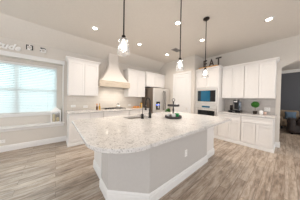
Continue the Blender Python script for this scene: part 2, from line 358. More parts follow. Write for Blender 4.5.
# base units on the range wall
BF = BY-.60
def base_unit(label, x0, x1, splits, drawers3=False, b=(False, False)):
    W = x1-x0; xs = [.01]+[s-x0 for s in splits]+[W-.01]
    if drawers3: dw = [(.01, W-.01, z, zz) for z, zz in ((.11, .40), (.40, .67), (.67, .87))]; dd = []
    else: dw = [(p, q, .70, .87) for p, q in zip(xs, xs[1:])]; dd = [(p, q, .11, .70) for p, q in zip(xs, xs[1:])]
    return cabinet('base_cabinet', label, 'base cabinets on the range wall', 'cabinet', (x0, BF, 0), 0, W, .598, 0.002, .879, dd, dw, base=b)
base_unit('white base cabinet at the window end of the range wall counter', .26, 1.15, [.78], b=(True, False))
base_unit('white drawer base cabinet under the cooktop', 1.152, 2.08, [], True)
base_unit('white base cabinet between cooktop and refrigerator', 2.082, 3.0, [2.54])
bm = B(); prism(bm, [(.235, BF-.035), (3.005, BF-.035), (3.005, BY-.002), (.235, BY-.002)], .88, .92)
tag(obj('countertop', bm, M['granite'], bevel=.006), 'speckled granite counter running along the range wall', 'countertop')
bm = B(); box(bm, .262, 3.04, BY-.012, BY-.001, .921, UZ0-.002); box(bm, 1.075, 2.155, BY-.012, BY-.001, UZ0-.002, 1.70)
tag(obj('tile_backsplash', bm, M['tile']), 'cream glazed subway tile backsplash on the range wall', 'backsplash')
# right wall cabinets (face -X): local x runs towards -Y
RZ = -math.pi/2; AX = 4.24; RY0 = 1.485
def r_wall(label, y1, y0, cr):
    W = y1-y0; z0, z1 = UZ0, UZ1
    return cabinet('wall_cabinet', label, 'upper cabinets on the right wall', 'cabinet', (AX+.28, y1, 0), RZ, W, RX-AX-.281, z0, z1, [(.008, W/2, z0+.01, z1-.01), (W/2, W-.008, z0+.01, z1-.01)], cr=cr)
r_wall('white two door upper cabinet above the coffee maker', RY0-.002, .86, (False, False))
r_wall('white two door upper cabinet above the topiary, nearest the arch', .858, .205, (False, True))
def r_base(label, y1, y0, b):
    W = y1-y0
    return cabinet('base_cabinet', label, 'base cabinets on the right wall', 'cabinet', (AX, y1, 0), RZ, W, RX-AX-.001, .002, .879,
                   [(.01, W/2, .11, .68), (W/2, W-.01, .11, .68)], [(.01, W-.01, .69, .86)], base=b)
r_base('white base cabinet below the coffee maker, beside the oven tower', RY0-.002, .86, (False, False))
r_base('white base cabinet below the topiary, nearest the arch', .858, .205, (False, True))
bm = B(); prism(bm, [(AX-.035, RY0-.001), (AX-.035, .175), (RX-.002, .175), (RX-.002, RY0-.001)], .88, .92)
tag(obj('countertop', bm, M['granite'], bevel=.006), 'short granite counter under the right wall cabinets', 'countertop')
bm = B(); box(bm, RX-.012, RX-.001, .21, RY0-.002, .921, UZ0-.002)
tag(obj('tile_backsplash', bm, M['tile2']), 'grey subway tile backsplash behind the coffee maker', 'backsplash')
# oven tower
TY = 2.296; TW = TY-RY0-.001
tw = thing('oven_tower', 'tall white oven tower cabinet beside the pantry wall', 'cabinet', (AX, TY, 0), RZ)
TD = RX-AX-.001
bm = B(); box(bm, 0, .04, 0, TD, .002, 2.39); box(bm, TW-.035, TW, 0, TD, .002, 2.39); box(bm, .04, TW-.035, .56, TD, .002, 2.39)
box(bm, .04, TW-.035, 0, .56, 1.725, 2.39); box(bm, .04, TW-.035, 0, .56, 1.124, 1.167); box(bm, .04, TW-.035, 0, .56, .002, .43)
obj('carcass', bm, M['cab'], tw)
for p, q in ((.01, TW/2), (TW/2, TW-.01)): shaker('door', tw, p, q, 1.76, 2.375)
shaker('drawer', tw, .01, TW-.01, .11, .42)
crown(tw, TW, .20, 2.39, False, True)
bm = B(); sweep(bm, [(0, 0), (TW, 0)], [(0, .001), (.022, .001), (.022, .075), (.012, .09), (0, .09)]); obj('base_trim', bm, M['trim'], tw)
# microwave
ax0, ax1 = .045, TW-.04
mw = thing('microwave_oven', 'built-in steel microwave with blue reflecting door glass', 'microwave', (AX, TY, 0), RZ)
bx('housing', M['steel_dark'], mw, ax0, ax1, .001, .40, 1.171, 1.72)
bm = B(); fz0, fz1 = 1.170, 1.722
for q in ((ax0, ax0+.045, fz0, fz1), (ax1-.045, ax1, fz0, fz1), (ax0+.045, ax1-.045, fz0, fz0+.08), (ax0+.045, ax1-.045, fz1-.07, fz1)): box(bm, q[0], q[1], -.024, .0, q[2], q[3])
obj('steel_trim', bm, M['steel'], mw, bevel=.003)
bx('door_glass', M['mwwin'], mw, ax0+.047, ax1-.20, -.02, -.001, fz0+.082, fz1-.072)
bx('painted_reflection', M['blue_glow'], mw, ax0+.17, ax1-.23, -.0225, -.0205, fz0+.09, fz1-.08, bevel=0)  # glowing patch painted as the window's reflection in the door glass
bx('control_panel', M['blackgloss'], mw, ax1-.198, ax1-.047, -.02, -.001, fz0+.082, fz1-.072)
bm = B(); tube(bm, [(ax0+.06, -.025, fz0+.04), (ax0+.06, -.055, fz0+.04), (ax1-.06, -.055, fz0+.04), (ax1-.06, -.025, fz0+.04)], .009); obj('handle', bm, M['steel'], mw, smooth=True)
ov = thing('wall_oven', 'built-in steel wall oven below the microwave', 'oven', (AX, TY, 0), RZ)
bx('housing', M['steel_dark'], ov, ax0, ax1, .001, .54, .44, 1.12)
bx('control_panel', M['steel'], ov, ax0, ax1, -.03, -.0, 1.00, 1.12)
bx('display', M['blue_glow'], ov, ax0+.22, ax1-.22, -.033, -.0305, 1.03, 1.09, bevel=0)
bm = B()
for q in ((ax0, ax0+.06, .445, .99), (ax1-.06, ax1, .445, .99), (ax0+.06, ax1-.06, .445, .56), (ax0+.06, ax1-.06, .93, .99)): box(bm, q[0], q[1], -.035, 0, q[2], q[3])
dd = obj('oven_door', bm, M['steel'], ov, bevel=.003)
bx('door_glass', M['blackgloss'], dd, ax0+.061, ax1-.061, -.031, -.001, .561, .929)
bm = B(); tube(bm, [(ax0+.05, -.036, .955), (ax0+.05, -.08, .955), (ax1-.05, -.08, .955), (ax1-.05, -.036, .955)], .012); obj('handle', bm, M['steel'], dd, smooth=True)

# ------------------------------------------------------------ range hood
hd = thing('range_hood', 'cream flared chimney range hood with whitewashed wood band', 'range hood', (1.615, BY-.013, 0))
def ring(bm, hw, d, z, zf=None): return [bm.verts.new(v) for v in ((-hw, 0, z), (hw, 0, z), (hw, -d, zf or z), (-hw, -d, zf or z))]
bm = B(); rings = []
for i in range(13):
    t = i/12; k = (1-t)**1.7
    rings.append(ring(bm, .17+(.49-.17)*k, .26+(.46-.26)*k, 1.905+(2.56-1.905)*t))
cz = lambda y: SL_Z+(BY-y)*(CH-SL_Z)/(BY-SL_Y)
rings.append(ring(bm, .17, .26, cz(BY-.013)-.003, cz(BY-.273)-.003))
for A, D in zip(rings, rings[1:]):
    for i in range(4): bm.faces.new((A[i], A[(i+1) % 4], D[(i+1) % 4], D[i]))
bm.faces.new(rings[0][::-1]); bm.faces.new(rings[-1]); obj('hood_body', bm, M['hood'], hd)
bm = B()
box(bm, -.535, .535, -.50, -.46, 1.70, 1.895); box(bm, -.535, -.495, -.46, 0, 1.70, 1.895); box(bm, .495, .535, -.46, 0, 1.70, 1.895)
box(bm, -.5, .5, -.46, 0, 1.87, 1.904)
obj('wood_band', bm, M['hoodwood'], hd, bevel=.004)
bm = B(); box(bm, -.38, .38, -.42, -.06, 1.75, 1.869); obj('vent_insert', bm, M['steel'], hd, bevel=.003)

for x_ in (-.22, .22):
    bm = B(); lathe(bm, [(0, 1.7395), (.03, 1.7395), (.03, 1.736), (0, 1.735)], x_, -.24, 16); obj('hood_lamp', bm, M['lens'], hd)
    l = bpy.data.lights.new('lamp', 'SPOT'); l.energy = 9; l.color = (1, .93, .84); l.spot_size = math.radians(130); l.spot_blend = 1; l.shadow_soft_size = .03
    o = bpy.data.objects.new('lamp', l); C.objects.link(o); o.parent = hd; o.location = (x_, -.24, 1.73)

# ------------------------------------------------------------ refrigerator
fx0, fx1, fy = 3.06, 4.06, 3.46
fr = thing('refrigerator', 'stainless french door refrigerator with blue lit dispenser', 'refrigerator', (0, 0, 0))
bx('cabinet_body', M['steel_dark'], fr, fx0, fx1, fy+.075, BY-.02, .02, 1.775, bevel=.004)
xm = (fx0+fx1)/2+.1
def fdoor(nm, x0, x1, z0, z1): return bx(nm, M['steel'], fr, x0+.003, x1-.003, fy, fy+.07, z0, z1, bevel=.012)
dl = fdoor('door', fx0, xm, .72, 1.77); drr = fdoor('door', xm, fx1, .72, 1.77); fz = fdoor('freezer_drawer', fx0, fx1, .06, .71)
for par, x_ in ((dl, xm-.045), (drr, xm+.045)):
    bm = B(); tube(bm, [(x_, fy, .84), (x_, fy-.055, .90), (x_, fy-.07, 1.25), (x_, fy-.055, 1.60), (x_, fy, 1.66)], .016); obj('handle', bm, M['handle'], par, smooth=True)
bm = B(); tube(bm, [(fx0+.1, fy, .60), (fx0+.13, fy-.055, .60), (fx1-.13, fy-.055, .60), (fx1-.1, fy, .60)], .012); obj('handle', bm, M['steel'], fz, smooth=True)
dp = bx('dispenser', M['blackgloss'], dl, 3.20, 3.42, fy-.006, fy+.001, .86, 1.20)
bx('dispenser_light', M['bluelight'], dp, 3.225, 3.275, fy-.009, fy-.0065, 1.04, 1.09, bevel=0); bx('dispenser_light', M['bluelight'], dp, 3.335, 3.385, fy-.009, fy-.0065, 1.04, 1.09, bevel=0)
bx('dispenser_nozzle', M['steel'], dp, 3.28, 3.34, fy-.03, fy-.0065, .92, 1.13)

# ------------------------------------------------------------ island
isl = thing('kitchen_island', 'large kitchen island base with grey angled knee wall', 'island', (1.7, 1.6, 0))
def ipart(name, bm, m, par=isl, **k):
    o = obj(name, bm, m, None, **k); o.parent = isl; o.matrix_parent_inverse = Matrix.Translation((-1.7, -1.6, 0)); return o
bm = B(); prism(bm, [(.57, 2.34), (.57, 1.505), (.985, 1.185), (2.49, 1.185), (2.49, 1.12), (2.965, 1.12), (2.965, 2.34)], .002, .65)
# upper part of the carcass leaves room for the sink
for q in ((.57, 1.0, 1.53, 2.34), (2.0, 2.965, 1.12, 2.34), (1.0, 2.0, 1.19, 1.75)): box(bm, q[0], q[1], q[2], q[3], .65, .878)
box(bm, 1.0, 2.0, 2.325, 2.34, .65, .878)
ipart('cabinet_body', bm, M['cab'])
bm = B(); prism(bm, [(.52, 1.72), (.52, 1.45), (.90, 1.07), (2.485, 1.07), (2.485, 1.182), (.97, 1.182), (.568, 1.50), (.568, 1.72)], .002, .878)
ipart('knee_wall', bm, M['knee'])
bm = B(); sweep(bm, [(.569, 1.74), (.52, 1.74), (.52, 1.45), (.90, 1.07), (2.487, 1.07), (2.487, 1.119)], [(o, z+.001) for o, z in BBP])
sweep(bm, [(.57, 2.34), (.57, 1.74)], [(o, z+.001) for o, z in BBP]); sweep(bm, [(2.487+.02, 1.12), (2.965, 1.12), (2.965, 2.34)], [(o, z+.001) for o, z in BBP])
ipart('baseboard', bm, M['trim'])
bm = B(); box(bm, .512, .568, 1.72, 1.735, .14, .878); ipart('end_panel', bm, M['trim'])
for k in range(3):
    sh = shaker('door', None, 0, .7, .13, .86); sh.location = (2.93-.78*k, 2.341, 0); sh.rotation_euler = (0, 0, math.pi)
    sh.parent = isl; sh.matrix_parent_inverse = Matrix.Translation((-1.7, -1.6, 0))
bm = B(); box(bm, 2.955, 2.985, .93, 1.118, .855, .879); box(bm, 2.955, 2.985, 1.09, 1.118, .79, .855); ipart('support_bracket', bm, M['bronze'])
# island top with rounded corner and sink cut-out
def arcp(cx, cy, r, a0, a1, n): return [(cx+r*math.cos(math.radians(a0+(a1-a0)*i/n)), cy+r*math.sin(math.radians(a0+(a1-a0)*i/n))) for i in range(n+1)]
X0, X1, Y0, Y1 = .215, 3.02, .775, 2.42
outer = arcp(X0+.42, Y0+.42, .42, 180, 270, 20)+arcp(X1-.05, Y0+.05, .05, 270, 360, 5)+arcp(X1-.03, Y1-.03, .03, 0, 90, 4)+arcp(X0+.03, Y1-.03, .03, 90, 180, 4)
SX0, SX1, SY0, SY1 = 1.10, 1.66, 1.93, 2.28
inner = arcp(SX0+.05, SY0+.05, .05, 180, 270, 4)+arcp(SX1-.05, SY0+.05, .05, 270, 360, 4)+arcp(SX1-.05, SY1-.05, .05, 0, 90, 4)+arcp(SX0+.05, SY1-.05, .05, 90, 180, 4)
bm = B(); layers = []
for off, z in ((-.004, .88), (0, .885), (0, .915), (-.005, .92)):
    L_ = []
    for loop, sg in ((outer, 1), (inner, -1)):
        cx = sum(p[0] for p in loop)/len(loop); cy = sum(p[1] for p in loop)/len(loop); vv = []
        for x, y in loop:
            d = Vector((x-cx, y-cy)).normalized(); vv.append(bm.verts.new((x+d.x*off*sg, y+d.y*off*sg, z)))
        L_.append(vv)
    layers.append(L_)
for Lw, Hi in zip(layers, layers[1:]):
    for A, D in zip(Lw, Hi):
        n = len(A)
        for i in range(n): bm.faces.new((A[i], A[(i+1) % n], D[(i+1) % n], D[i]))
for L_ in (layers[0], layers[-1]):
    es = []
    for loop in L_:
        for i in range(len(loop)): es.append(bm.edges.get((loop[i], loop[(i+1) % len(loop)])))
    bmesh.ops.triangle_fill(bm, edges=es, use_beauty=True)
tag(obj('countertop', bm, M['granite']), 'large granite island top with a rounded near corner', 'countertop')
# sink
bm = B(); iz = [(0, .878), (0, .70), (.03, .69)]
prev = None
for off, z in ((.02, .879), (-.003, .879), (-.003, .72), (-.03, .69)):
    cur = []
    for x, y in inner:
        cx, cy = (SX0+SX1)/2, (SY0+SY1)/2; d = Vector((x-cx, y-cy)).normalized(); cur.append(bm.verts.new((x+d.x*off, y+d.y*off, z)))
    if prev:
        n = len(cur)
        for i in range(n): bm.faces.new((prev[i], prev[(i+1) % n], cur[(i+1) % n], cur[i]))
    prev = cur
bm.faces.new(prev)
sk = thing('kitchen_sink', 'undermount steel sink set into the island top', 'sink', ((SX0+SX1)/2, (SY0+SY1)/2, .69))
o = obj('basin', bm, M['steel']); o.parent = sk; o.matrix_parent_inverse = Matrix.Translation(-Vector(sk.location))
bm = B(); lathe(bm, [(0, .003), (.03, .003), (.04, .001), (.045, .004)], seg=20); obj('drain', bm, M['bronze'], sk, smooth=True)
# faucets
ft = thing('kitchen_faucet', 'tall black gooseneck faucet on the island, the larger one', 'faucet', (1.545, 1.86, .921))
bm = B(); lathe(bm, [(0, 0), (.036, 0), (.036, .012), (.03, .02), (.03, .10), (.017, .14), (0, .14)], seg=16); obj('faucet_base', bm, M['black'], ft, smooth=True)
bm = B(); pts = [(0, 0, .10), (0, 0, .33)]+[(0, .075-.075*math.cos(math.radians(t)), .33+.09*math.sin(math.radians(t))) for t in range(20, 181, 20)]+[(0, .15, .25)]
tube(bm, pts, .0135); obj('gooseneck', bm, M['black'], ft, smooth=True)
bm = B(); lathe(bm, [(0, .15), (.023, .15), (.025, .19), (.018, .26), (0, .26)], 0, .15, 14); obj('spray_head', bm, M['black'], ft, smooth=True)
bm = B(); tube(bm, [(.02, 0, .07), (.055, 0, .08), (.085, 0, .115)], .006); obj('handle', bm, M['black'], ft, smooth=True)
f2 = thing('drinking_water_faucet', 'slim grey water faucet with black base beside the taller faucet', 'faucet', (1.355, 1.87, .921))
bm = B(); lathe(bm, [(0, 0), (.031, 0), (.031, .008), (.027, .012), (.027, .09), (.01, .10), (0, .10)], seg=14); obj('faucet_base', bm, M['black'], f2, smooth=True)
bm = B(); pts = [(0, 0, .07), (0, 0, .25)]+[(0, .04-.04*math.cos(math.radians(t)), .25+.04*math.sin(math.radians(t))) for t in range(30, 181, 30)]+[(0, .08, .22)]
tube(bm, pts, .006); obj('gooseneck', bm, mat('grey metal', '#77726f', .3, .8), f2, smooth=True)
bm = B(); tube(bm, [(-.018, 0, .055), (-.06, 0, .07)], .006); obj('handle', bm, M['black'], f2, smooth=True)
# two tier tray
tr = thing('tiered_tray', 'dark wood two tier round tray on the island', 'tray', (1.95, 1.56, .921))
bm = B(); lathe(bm, [(0, .015), (.16, .015), (.167, .05), (.177, .05), (.178, .012), (.165, .004), (0, .004)], seg=32); obj('lower_tray', bm, M['darkwood'], tr, smooth=True)
for k in range(3):
    bm = B(); sphere(bm, .14*math.cos(k*2.1), .14*math.sin(k*2.1), .003, .008, 1, sc=(1, 1, .35)); obj('foot', bm, M['darkwood'], tr)
bm = B(); lathe(bm, [(0, .262), (.11, .262), (.114, .29), (.126, .29), (.127, .256), (.115, .25), (0, .25)], seg=32); obj('upper_tray', bm, M['darkwood'], tr, smooth=True)
bm = B(); lathe(bm, [(0, .015), (.02, .015), (.014, .04), (.02, .07), (.012, .12), (.021, .17), (.012, .22), (.012, .25), (.016, .27), (.011, .30), (.018, .335), (.01, .36), (0, .36)], seg=14); obj('post', bm, M['darkwood'], tr, smooth=True)
bm = B(); tube(bm, [(.03*math.cos(t*math.pi/8)*.77, -.03*math.cos(t*math.pi/8)*.63, .385+.03*math.sin(t*math.pi/8)) for t in range(17)], .006, 8); obj('ring_handle', bm, M['darkwood'], tr, smooth=True)
# on the tray
rt = (.77, -.64)
def on_tray(s, d, z): return (1.95+rt[0]*s+.64*d, 1.56+rt[1]*s+.77*d, .921+z)
pt = thing('potted_plant', 'small leafy green plant in white pot on the lower tray', 'plant', on_tray(-.105, .03, .0155))
bm = B(); lathe(bm, [(0, 0), (.026, 0), (.035, .07), (.031, .07), (0, .064)], seg=16); obj('pot', bm, M['white'], pt, smooth=True)
bm = B()
for k in range(220):
    th = random.uniform(0, 6.28); ph = random.uniform(-.3, 1.5); r = random.uniform(.02, .07)
    p = Vector((r*math.cos(th)*math.cos(ph), r*math.sin(th)*math.cos(ph), .125+r*math.sin(ph)*.9)); d = Vector((random.gauss(0, 1), random.gauss(0, 1), random.gauss(0, 1))).normalized()*.018; e_ = d.orthogonal().normalized()*.008
    bm.faces.new([bm.verts.new(p-d), bm.verts.new(p+e_), bm.verts.new(p+d), bm.verts.new(p-e_)])
obj('foliage', bm, M['green'], pt)
cu = thing('tin_box', 'bright green box standing on the lower tray', 'box', on_tray(.09, .045, .0155), RZ*.9)
bm = B(); box(bm, -.042, .042, -.028, .028, 0, .06); obj('body', bm, M['emerald'], cu, bevel=.005)
bm = B(); box(bm, -.044, .044, -.03, .03, .0605, .078); obj('lid', bm, M['emerald'], cu, bevel=.004)
def mug(label, loc, s=1, rz=0, grp='white mugs on the tiered tray'):
    t = thing('mug', label, 'mug', loc, rz, grp)
    bm = B(); lathe(bm, [(0, 0), (.028*s, 0), (.033*s, .01*s), (.034*s, .075*s), (.031*s, .075*s), (.029*s, .008*s), (0, .006*s)], seg=20); obj('cup', bm, M['white'], t, smooth=True)
    bm = B(); tube(bm, [(.03*s, 0, .06*s), (.055*s, 0, .058*s), (.06*s, 0, .037*s), (.052*s, 0, .018*s), (.03*s, 0, .015*s)], .005*s, 8); obj('handle', bm, M['white'], t, smooth=True); return t
mug('white mug in the middle of the lower tray', on_tray(-.01, -.08, .017), 1.1)
mug('white mug on the right of the upper tray', on_tray(.065, 0, .264), .8, 2.4)

# ------------------------------------------------------------ pendants
def pendant(label, x, y):
    t = thing('pendant_light', label, 'pendant light', (x, y, 0), 0, 'glass pendants over the island')
    bm = B(); lathe(bm, [(0, CH-.001), (.062, CH-.001), (.062, CH-.018), (.05, CH-.028), (0, CH-.028)], seg=28); obj('canopy', bm, M['bronze'], t, smooth=True)
    bm = B(); tube(bm, [(0, 0, CH-.028), (0, 0, 1.995)], .008, 8); obj('rod', bm, M['bronze'], t, smooth=True)
    bm = B(); lathe(bm, [(0, 2.005), (.012, 2.005), (.022, 1.995), (.026, 1.972), (.026, 1.958), (0, 1.958)], seg=18); obj('socket', bm, M['bronze'], t, smooth=True)
    bm = B(); lathe(bm, [(.027, 1.968), (.043, 1.962), (.048, 1.945), (.05, 1.92), (.066, 1.80), (.0635, 1.80), (.0475, 1.92), (.0455, 1.943), (.041, 1.958), (.0265, 1.964)], seg=28); obj('glass_shade', bm, M['pglass'], t, smooth=True)
    bm = B(); lathe(bm, [(0, 1.957), (.012, 1.957), (.013, 1.935), (.024, 1.90), (.025, 1.882), (.019, 1.862), (0, 1.855)], seg=18); obj('bulb', bm, M['bulb'], t, smooth=True)
    l = bpy.data.lights.new('bulb_light', 'POINT'); l.energy = PEND_W; l.color = (1, .88, .74); l.shadow_soft_size = .03
    o = bpy.data.objects.new('bulb_light', l); C.objects.link(o); o.parent = t; o.location = (0, 0, 1.83)
    return t
pendant('glass pendant light nearest the window end of the island', .556, 1.13)
pendant('middle glass pendant light of the three over the island', 1.56, 1.13)
pendant('glass pendant light with visible canopy, nearest the oven tower', 2.455, 1.13)

# ------------------------------------------------------------ ceiling downlights and vent
DL = [((.74, 3.07), 'recessed ceiling light closest to the window'), ((2.04, 3.03), 'recessed ceiling light in front of the range hood'),
      ((3.33, 3.02), 'recessed ceiling light in front of the refrigerator'), ((2.12, 1.61), 'recessed ceiling light beside the middle pendant'),
      ((3.26, 1.61), 'recessed ceiling light in front of the oven tower'), ((3.46, .28), 'recessed ceiling light nearest the arch')]
for (x, y), lab in DL:
    t = thing('recessed_light', lab, 'ceiling light', (x, y, CH), 0, 'recessed ceiling lights')
    bm = B(); lathe(bm, [(.048, -.001), (.08, -.001), (.077, -.008), (.05, -.009)], seg=28); bmesh.ops.remove_doubles(bm, verts=bm.verts[:], dist=1e-6); obj('trim_ring', bm, M['trim'], t, smooth=True)
    bm = B(); lathe(bm, [(0, -.002), (.047, -.002), (.047, -.005), (0, -.006)], seg=24); obj('lens', bm, M['lens'], t)
    l = bpy.data.lights.new('lamp', 'SPOT'); l.energy = DOWN_W; l.color = (1, .90, .80); l.spot_size = math.radians(150); l.spot_blend = 1; l.shadow_soft_size = .06
    o = bpy.data.objects.new('lamp', l); C.objects.link(o); o.parent = t; o.location = (0, 0, -.02)
vt = thing('air_vent', 'grey rectangular air vent in the ceiling', 'vent', (3.25, 2.52, CH))
bm = B()
for q in ((-.16, .16, -.10, -.08), (-.16, .16, .08, .10), (-.16, -.14, -.08, .08), (.14, .16, -.08, .08)): box(bm, *q, -.012, -.001)
obj('frame', bm, mat('vent grey', '#a9a5a1', .5), vt)
bm = B()
for k in range(8): box(bm, -.14, .14, -.072+k*.02, -.063+k*.02, -.010, -.003)
obj('louvres', bm, mat('vent louvre', '#8d8986', .5), vt)

# ------------------------------------------------------------ window blinds
def blind(label, x0, x1):
    t = thing('window_blind', label, 'blinds', ((x0+x1)/2, BY+.235, 0), 0); w = (x1-x0)/2
    bx('headrail', M['trim'], t, -w, w, -.03, .03, 2.165, 2.215)
    bm = B(); n = 29; tl = math.radians(50)
    for k in range(n):
        z = .925+k*.044; dy, dz = .025*math.cos(tl), .025*math.sin(tl)
        v = [bm.verts.new(q) for q in ((-w, -dy, z-dz), (w, -dy, z-dz), (w, 0, z+.003), (-w, 0, z+.003), (w, dy, z+dz), (-w, dy, z+dz))]
        u = [bm.verts.new((q.co.x, q.co.y, q.co.z-.003)) for q in v]
        for f in ((0, 1, 2, 3), (3, 2, 4, 5)): bm.faces.new([v[i] for i in f]); bm.faces.new([u[i] for i in f][::-1])
        for i, j in ((0, 1), (1, 2), (2, 4), (4, 5), (5, 3), (3, 0)): bm.faces.new((v[i], u[i], u[j], v[j]))
    obj('slats', bm, M['slat'], t)
    bx('bottom_rail', M['trim'], t, -w, w, -.025, .025, .885, .905)
    bm = B()
    for x_ in (-w*.75, 0, w*.75): box(bm, x_-.0015, x_+.0015, -.029, -.026, .905, 2.165)
    obj('ladder_cord', bm, M['trim'], t)
    return t
blind('wide white slatted blind covering the whole window', GX0+.01, GX1-.01)

# ------------------------------------------------------------ lantern on the ledge
LN = thing('candle_lantern', 'white candle lantern with peaked roof on the window ledge', 'lantern', (.0, BY+.08, NZ0+.028))
w = .105; h = .31
bx('base', M['signwhite'], LN, -w-.012, w+.012, -.087, .087, 0, .025)
for sx in (-1, 1):
    for sy in (-1, 1): bx('corner_post', M['signwhite'], LN, sx*w-.012, sx*w+.012, sy*.073-.012, sy*.073+.012, .0255, h)
bm = B(); lo = [bm.verts.new(v) for v in ((-w-.02, -.092, h+.001), (w+.02, -.092, h+.001), (w+.02, .092, h+.001), (-w-.02, .092, h+.001))]
l2 = [bm.verts.new((v.co.x, v.co.y, h+.02)) for v in lo]; l3 = [bm.verts.new((v.co.x*.25, v.co.y*.25, h+.11)) for v in lo]; ap = bm.verts.new((0, 0, h+.15))
bm.faces.new(lo[::-1])
for A, D in ((lo, l2), (l2, l3)):
    for i in range(4): bm.faces.new((A[i], A[(i+1) % 4], D[(i+1) % 4], D[i]))
for i in range(4): bm.faces.new((l3[i], l3[(i+1) % 4], ap))
obj('roof', bm, M['signwhite'], LN)
for s in (-1, 1): bx('glass_pane', M['glass'], LN, -w+.013, w-.013, s*.073-.001, s*.073+.001, .026, h-.001, bevel=0)
for x_, r_, h_, lab in ((-.045, .032, .21, 'tall cream pillar candle in the lantern'), (.045, .032, .12, 'short cream pillar candle in the lantern')):
    t = thing('pillar_candle', lab, 'candle', (x_, BY+.08, NZ0+.0285+.025), 0)
    bm = B(); lathe(bm, [(0, 0), (r_, 0), (r_, h_-.005), (r_-.006, h_), (r_-.012, h_-.004), (0, h_-.006)], seg=20); obj('wax', bm, M['cream'], t, smooth=True)
    bm = B(); tube(bm, [(0, 0, h_-.006), (.001, 0, h_+.01)], .0015, 6); obj('wick', bm, M['black'], t)

# ------------------------------------------------------------ wall signs above the window
def text_mesh(body, size, shear, ext):
    cu_ = bpy.data.curves.new('t', 'FONT'); cu_.body = body; cu_.size = size; cu_.shear = shear; cu_.extrude = ext; cu_.align_x = 'RIGHT'; cu_.offset = .007; cu_.resolution_u = 3
    o = bpy.data.objects.new('t', cu_); C.objects.link(o); bpy.context.view_layer.update()
    me = bpy.data.meshes.new_from_object(o.evaluated_get(bpy.context.evaluated_depsgraph_get())); bpy.data.objects.remove(o); return me
me = text_mesh('gratitude', .2, .35, .012); me.materials.clear(); me.materials.append(M['signwhite'])
sg = bpy.data.objects.new('word_sign', me); C.objects.link(sg); sg.location = (-.70, BY-.0135, 2.465); sg.rotation_euler = (math.pi/2, 0, 0)
tag(sg, 'white cursive word cut-out on the wall above the window', 'sign')
def block(label, x, z, style):
    t = thing('block_sign', label, 'sign', (x, BY-.001, z), 0, 'small square signs above the window')
    bx('board', M['signwhite'], t, -.062, .062, -.016, 0, -.062, .062)
    marks = [(-.062, -.012, .038, .062), (.012, .062, .042, .062), (-.062, -.042, -.062, .038), (.04, .062, -.062, .042), (.015, .04, -.062, -.045)] if style == 0 else [(-.055, -.015, .028, .062), (-.015, .035, .042, .062), (.035, .055, .025, .055), (-.062, -.048, -.045, -.005)]
    for x0, x1, z0, z1 in marks: bx('black_marking', M['blackfab'], t, x0, x1, -.019, -.0165, z0, z1, bevel=0)
    bm = B()
    for k in range(6):
        an = k*math.pi/3+.3; sphere(bm, .022*math.cos(an), -.019, .022*math.sin(an)-(.01 if style else 0), .014, 1, sc=(1, .25, 1))
    sphere(bm, 0, -.021, -(.01 if style else 0), .009, 1, sc=(1, .4, 1)); obj('flower', bm, mat('grey petal', '#c9c2ba' , .7), t); return t
block('square white block sign with black corners above the window', -.53, 2.60, 0)
block('square white floral sign with black marks along its top edge', -.275, 2.60, 1)

# ------------------------------------------------------------ EAT letters
me0 = bx('display_shelf', M['tan'], None, 4.245, 4.42, 1.55, 2.2, 2.471, 2.53); tag(me0, 'honey wood board lying on top of the oven tower', 'board')
ey = {'E': (2.07, 1.94), 'A': (1.87, 1.69), 'T': (1.64, 1.46)}
for ch, (ya, yb) in ey.items():
    cu_ = bpy.data.curves.new('t', 'FONT'); cu_.body = ch; cu_.size = .4; cu_.extrude = .012; cu_.offset = .006; cu_.resolution_u = 2
    o = bpy.data.objects.new('t', cu_); C.objects.link(o); bpy.context.view_layer.update()
    me = bpy.data.meshes.new_from_object(o.evaluated_get(bpy.context.evaluated_depsgraph_get())); bpy.data.objects.remove(o)
    xs = [v.co.x for v in me.vertices]; ys = [v.co.y for v in me.vertices]
    for v in me.vertices:
        v.co.x = (v.co.x-min(xs))/(max(xs)-min(xs))*(ya-yb); v.co.y = (v.co.y-min(ys))/(max(ys)-min(ys))*.27
    me.materials.clear(); me.materials.append(M['letters'])
    lo_ = bpy.data.objects.new('wall_letter', me); C.objects.link(lo_); lo_.location = (4.35, ya, 2.531); lo_.rotation_euler = (math.pi/2, 0, RZ)
    tag(lo_, 'dark standing letter %s on top of the oven tower' % ch, 'letter', 'standing letters on the oven tower')

# ------------------------------------------------------------ range wall counter items
ck = thing('gas_cooktop', 'steel gas cooktop with black grates under the hood', 'cooktop', (1.615, 3.98, .921))
bx('steel_plate', M['steel'], ck, -.38, .38, -.25, .25, 0, .012, bevel=.004)
for gx in (-.25, 0, .25):
    bm = B()
    for y_ in (-.2, 0, .2): box(bm, gx-.11, gx+.11, y_-.005, y_+.005, .035, .047)
    for x_ in (-.11, 0, .1): box(bm, gx+x_, gx+x_+.01, -.2, .2, .035, .047)
    for x_ in (-.11, .10):
        for y_ in (-.2, .19): box(bm, gx+x_, gx+x_+.01, y_, y_+.01, .0125, .035)
    obj('grate', bm, M['black'], ck)
for gx in (-.25, 0, .25):
    bm = B(); lathe(bm, [(0, .0125), (.045, .0125), (.045, .02), (.03, .028), (0, .028)], gx, .08, 18); obj('burner', bm, M['black'], ck)
for k in range(5):
    bm = B(); lathe(bm, [(0, .0125), (.018, .0125), (.016, .032), (0, .032)], -.2+k*.1, -.228, 14); obj('knob', bm, M['steel'], ck)
kt = thing('kettle', 'small steel kettle with black handle on the cooktop', 'kettle', (1.80, 4.06, .9685), .5)
bm = B(); lathe(bm, [(0, 0), (.07, 0), (.078, .02), (.07, .06), (.045, .085), (0, .09)], seg=24); obj('body', bm, M['steel'], kt, smooth=True)
bm = B(); tube(bm, [(-.055, 0, .075), (-.06, 0, .12), (-.03, 0, .155), (.03, 0, .155), (.06, 0, .12), (.055, 0, .075)], .007, 8); obj('handle', bm, M['black'], kt, smooth=True)
bm = B(); tube(bm, [(.065, 0, .04), (.10, 0, .07), (.12, 0, .09)], .01, 8); obj('spout', bm, M['steel'], kt, smooth=True)
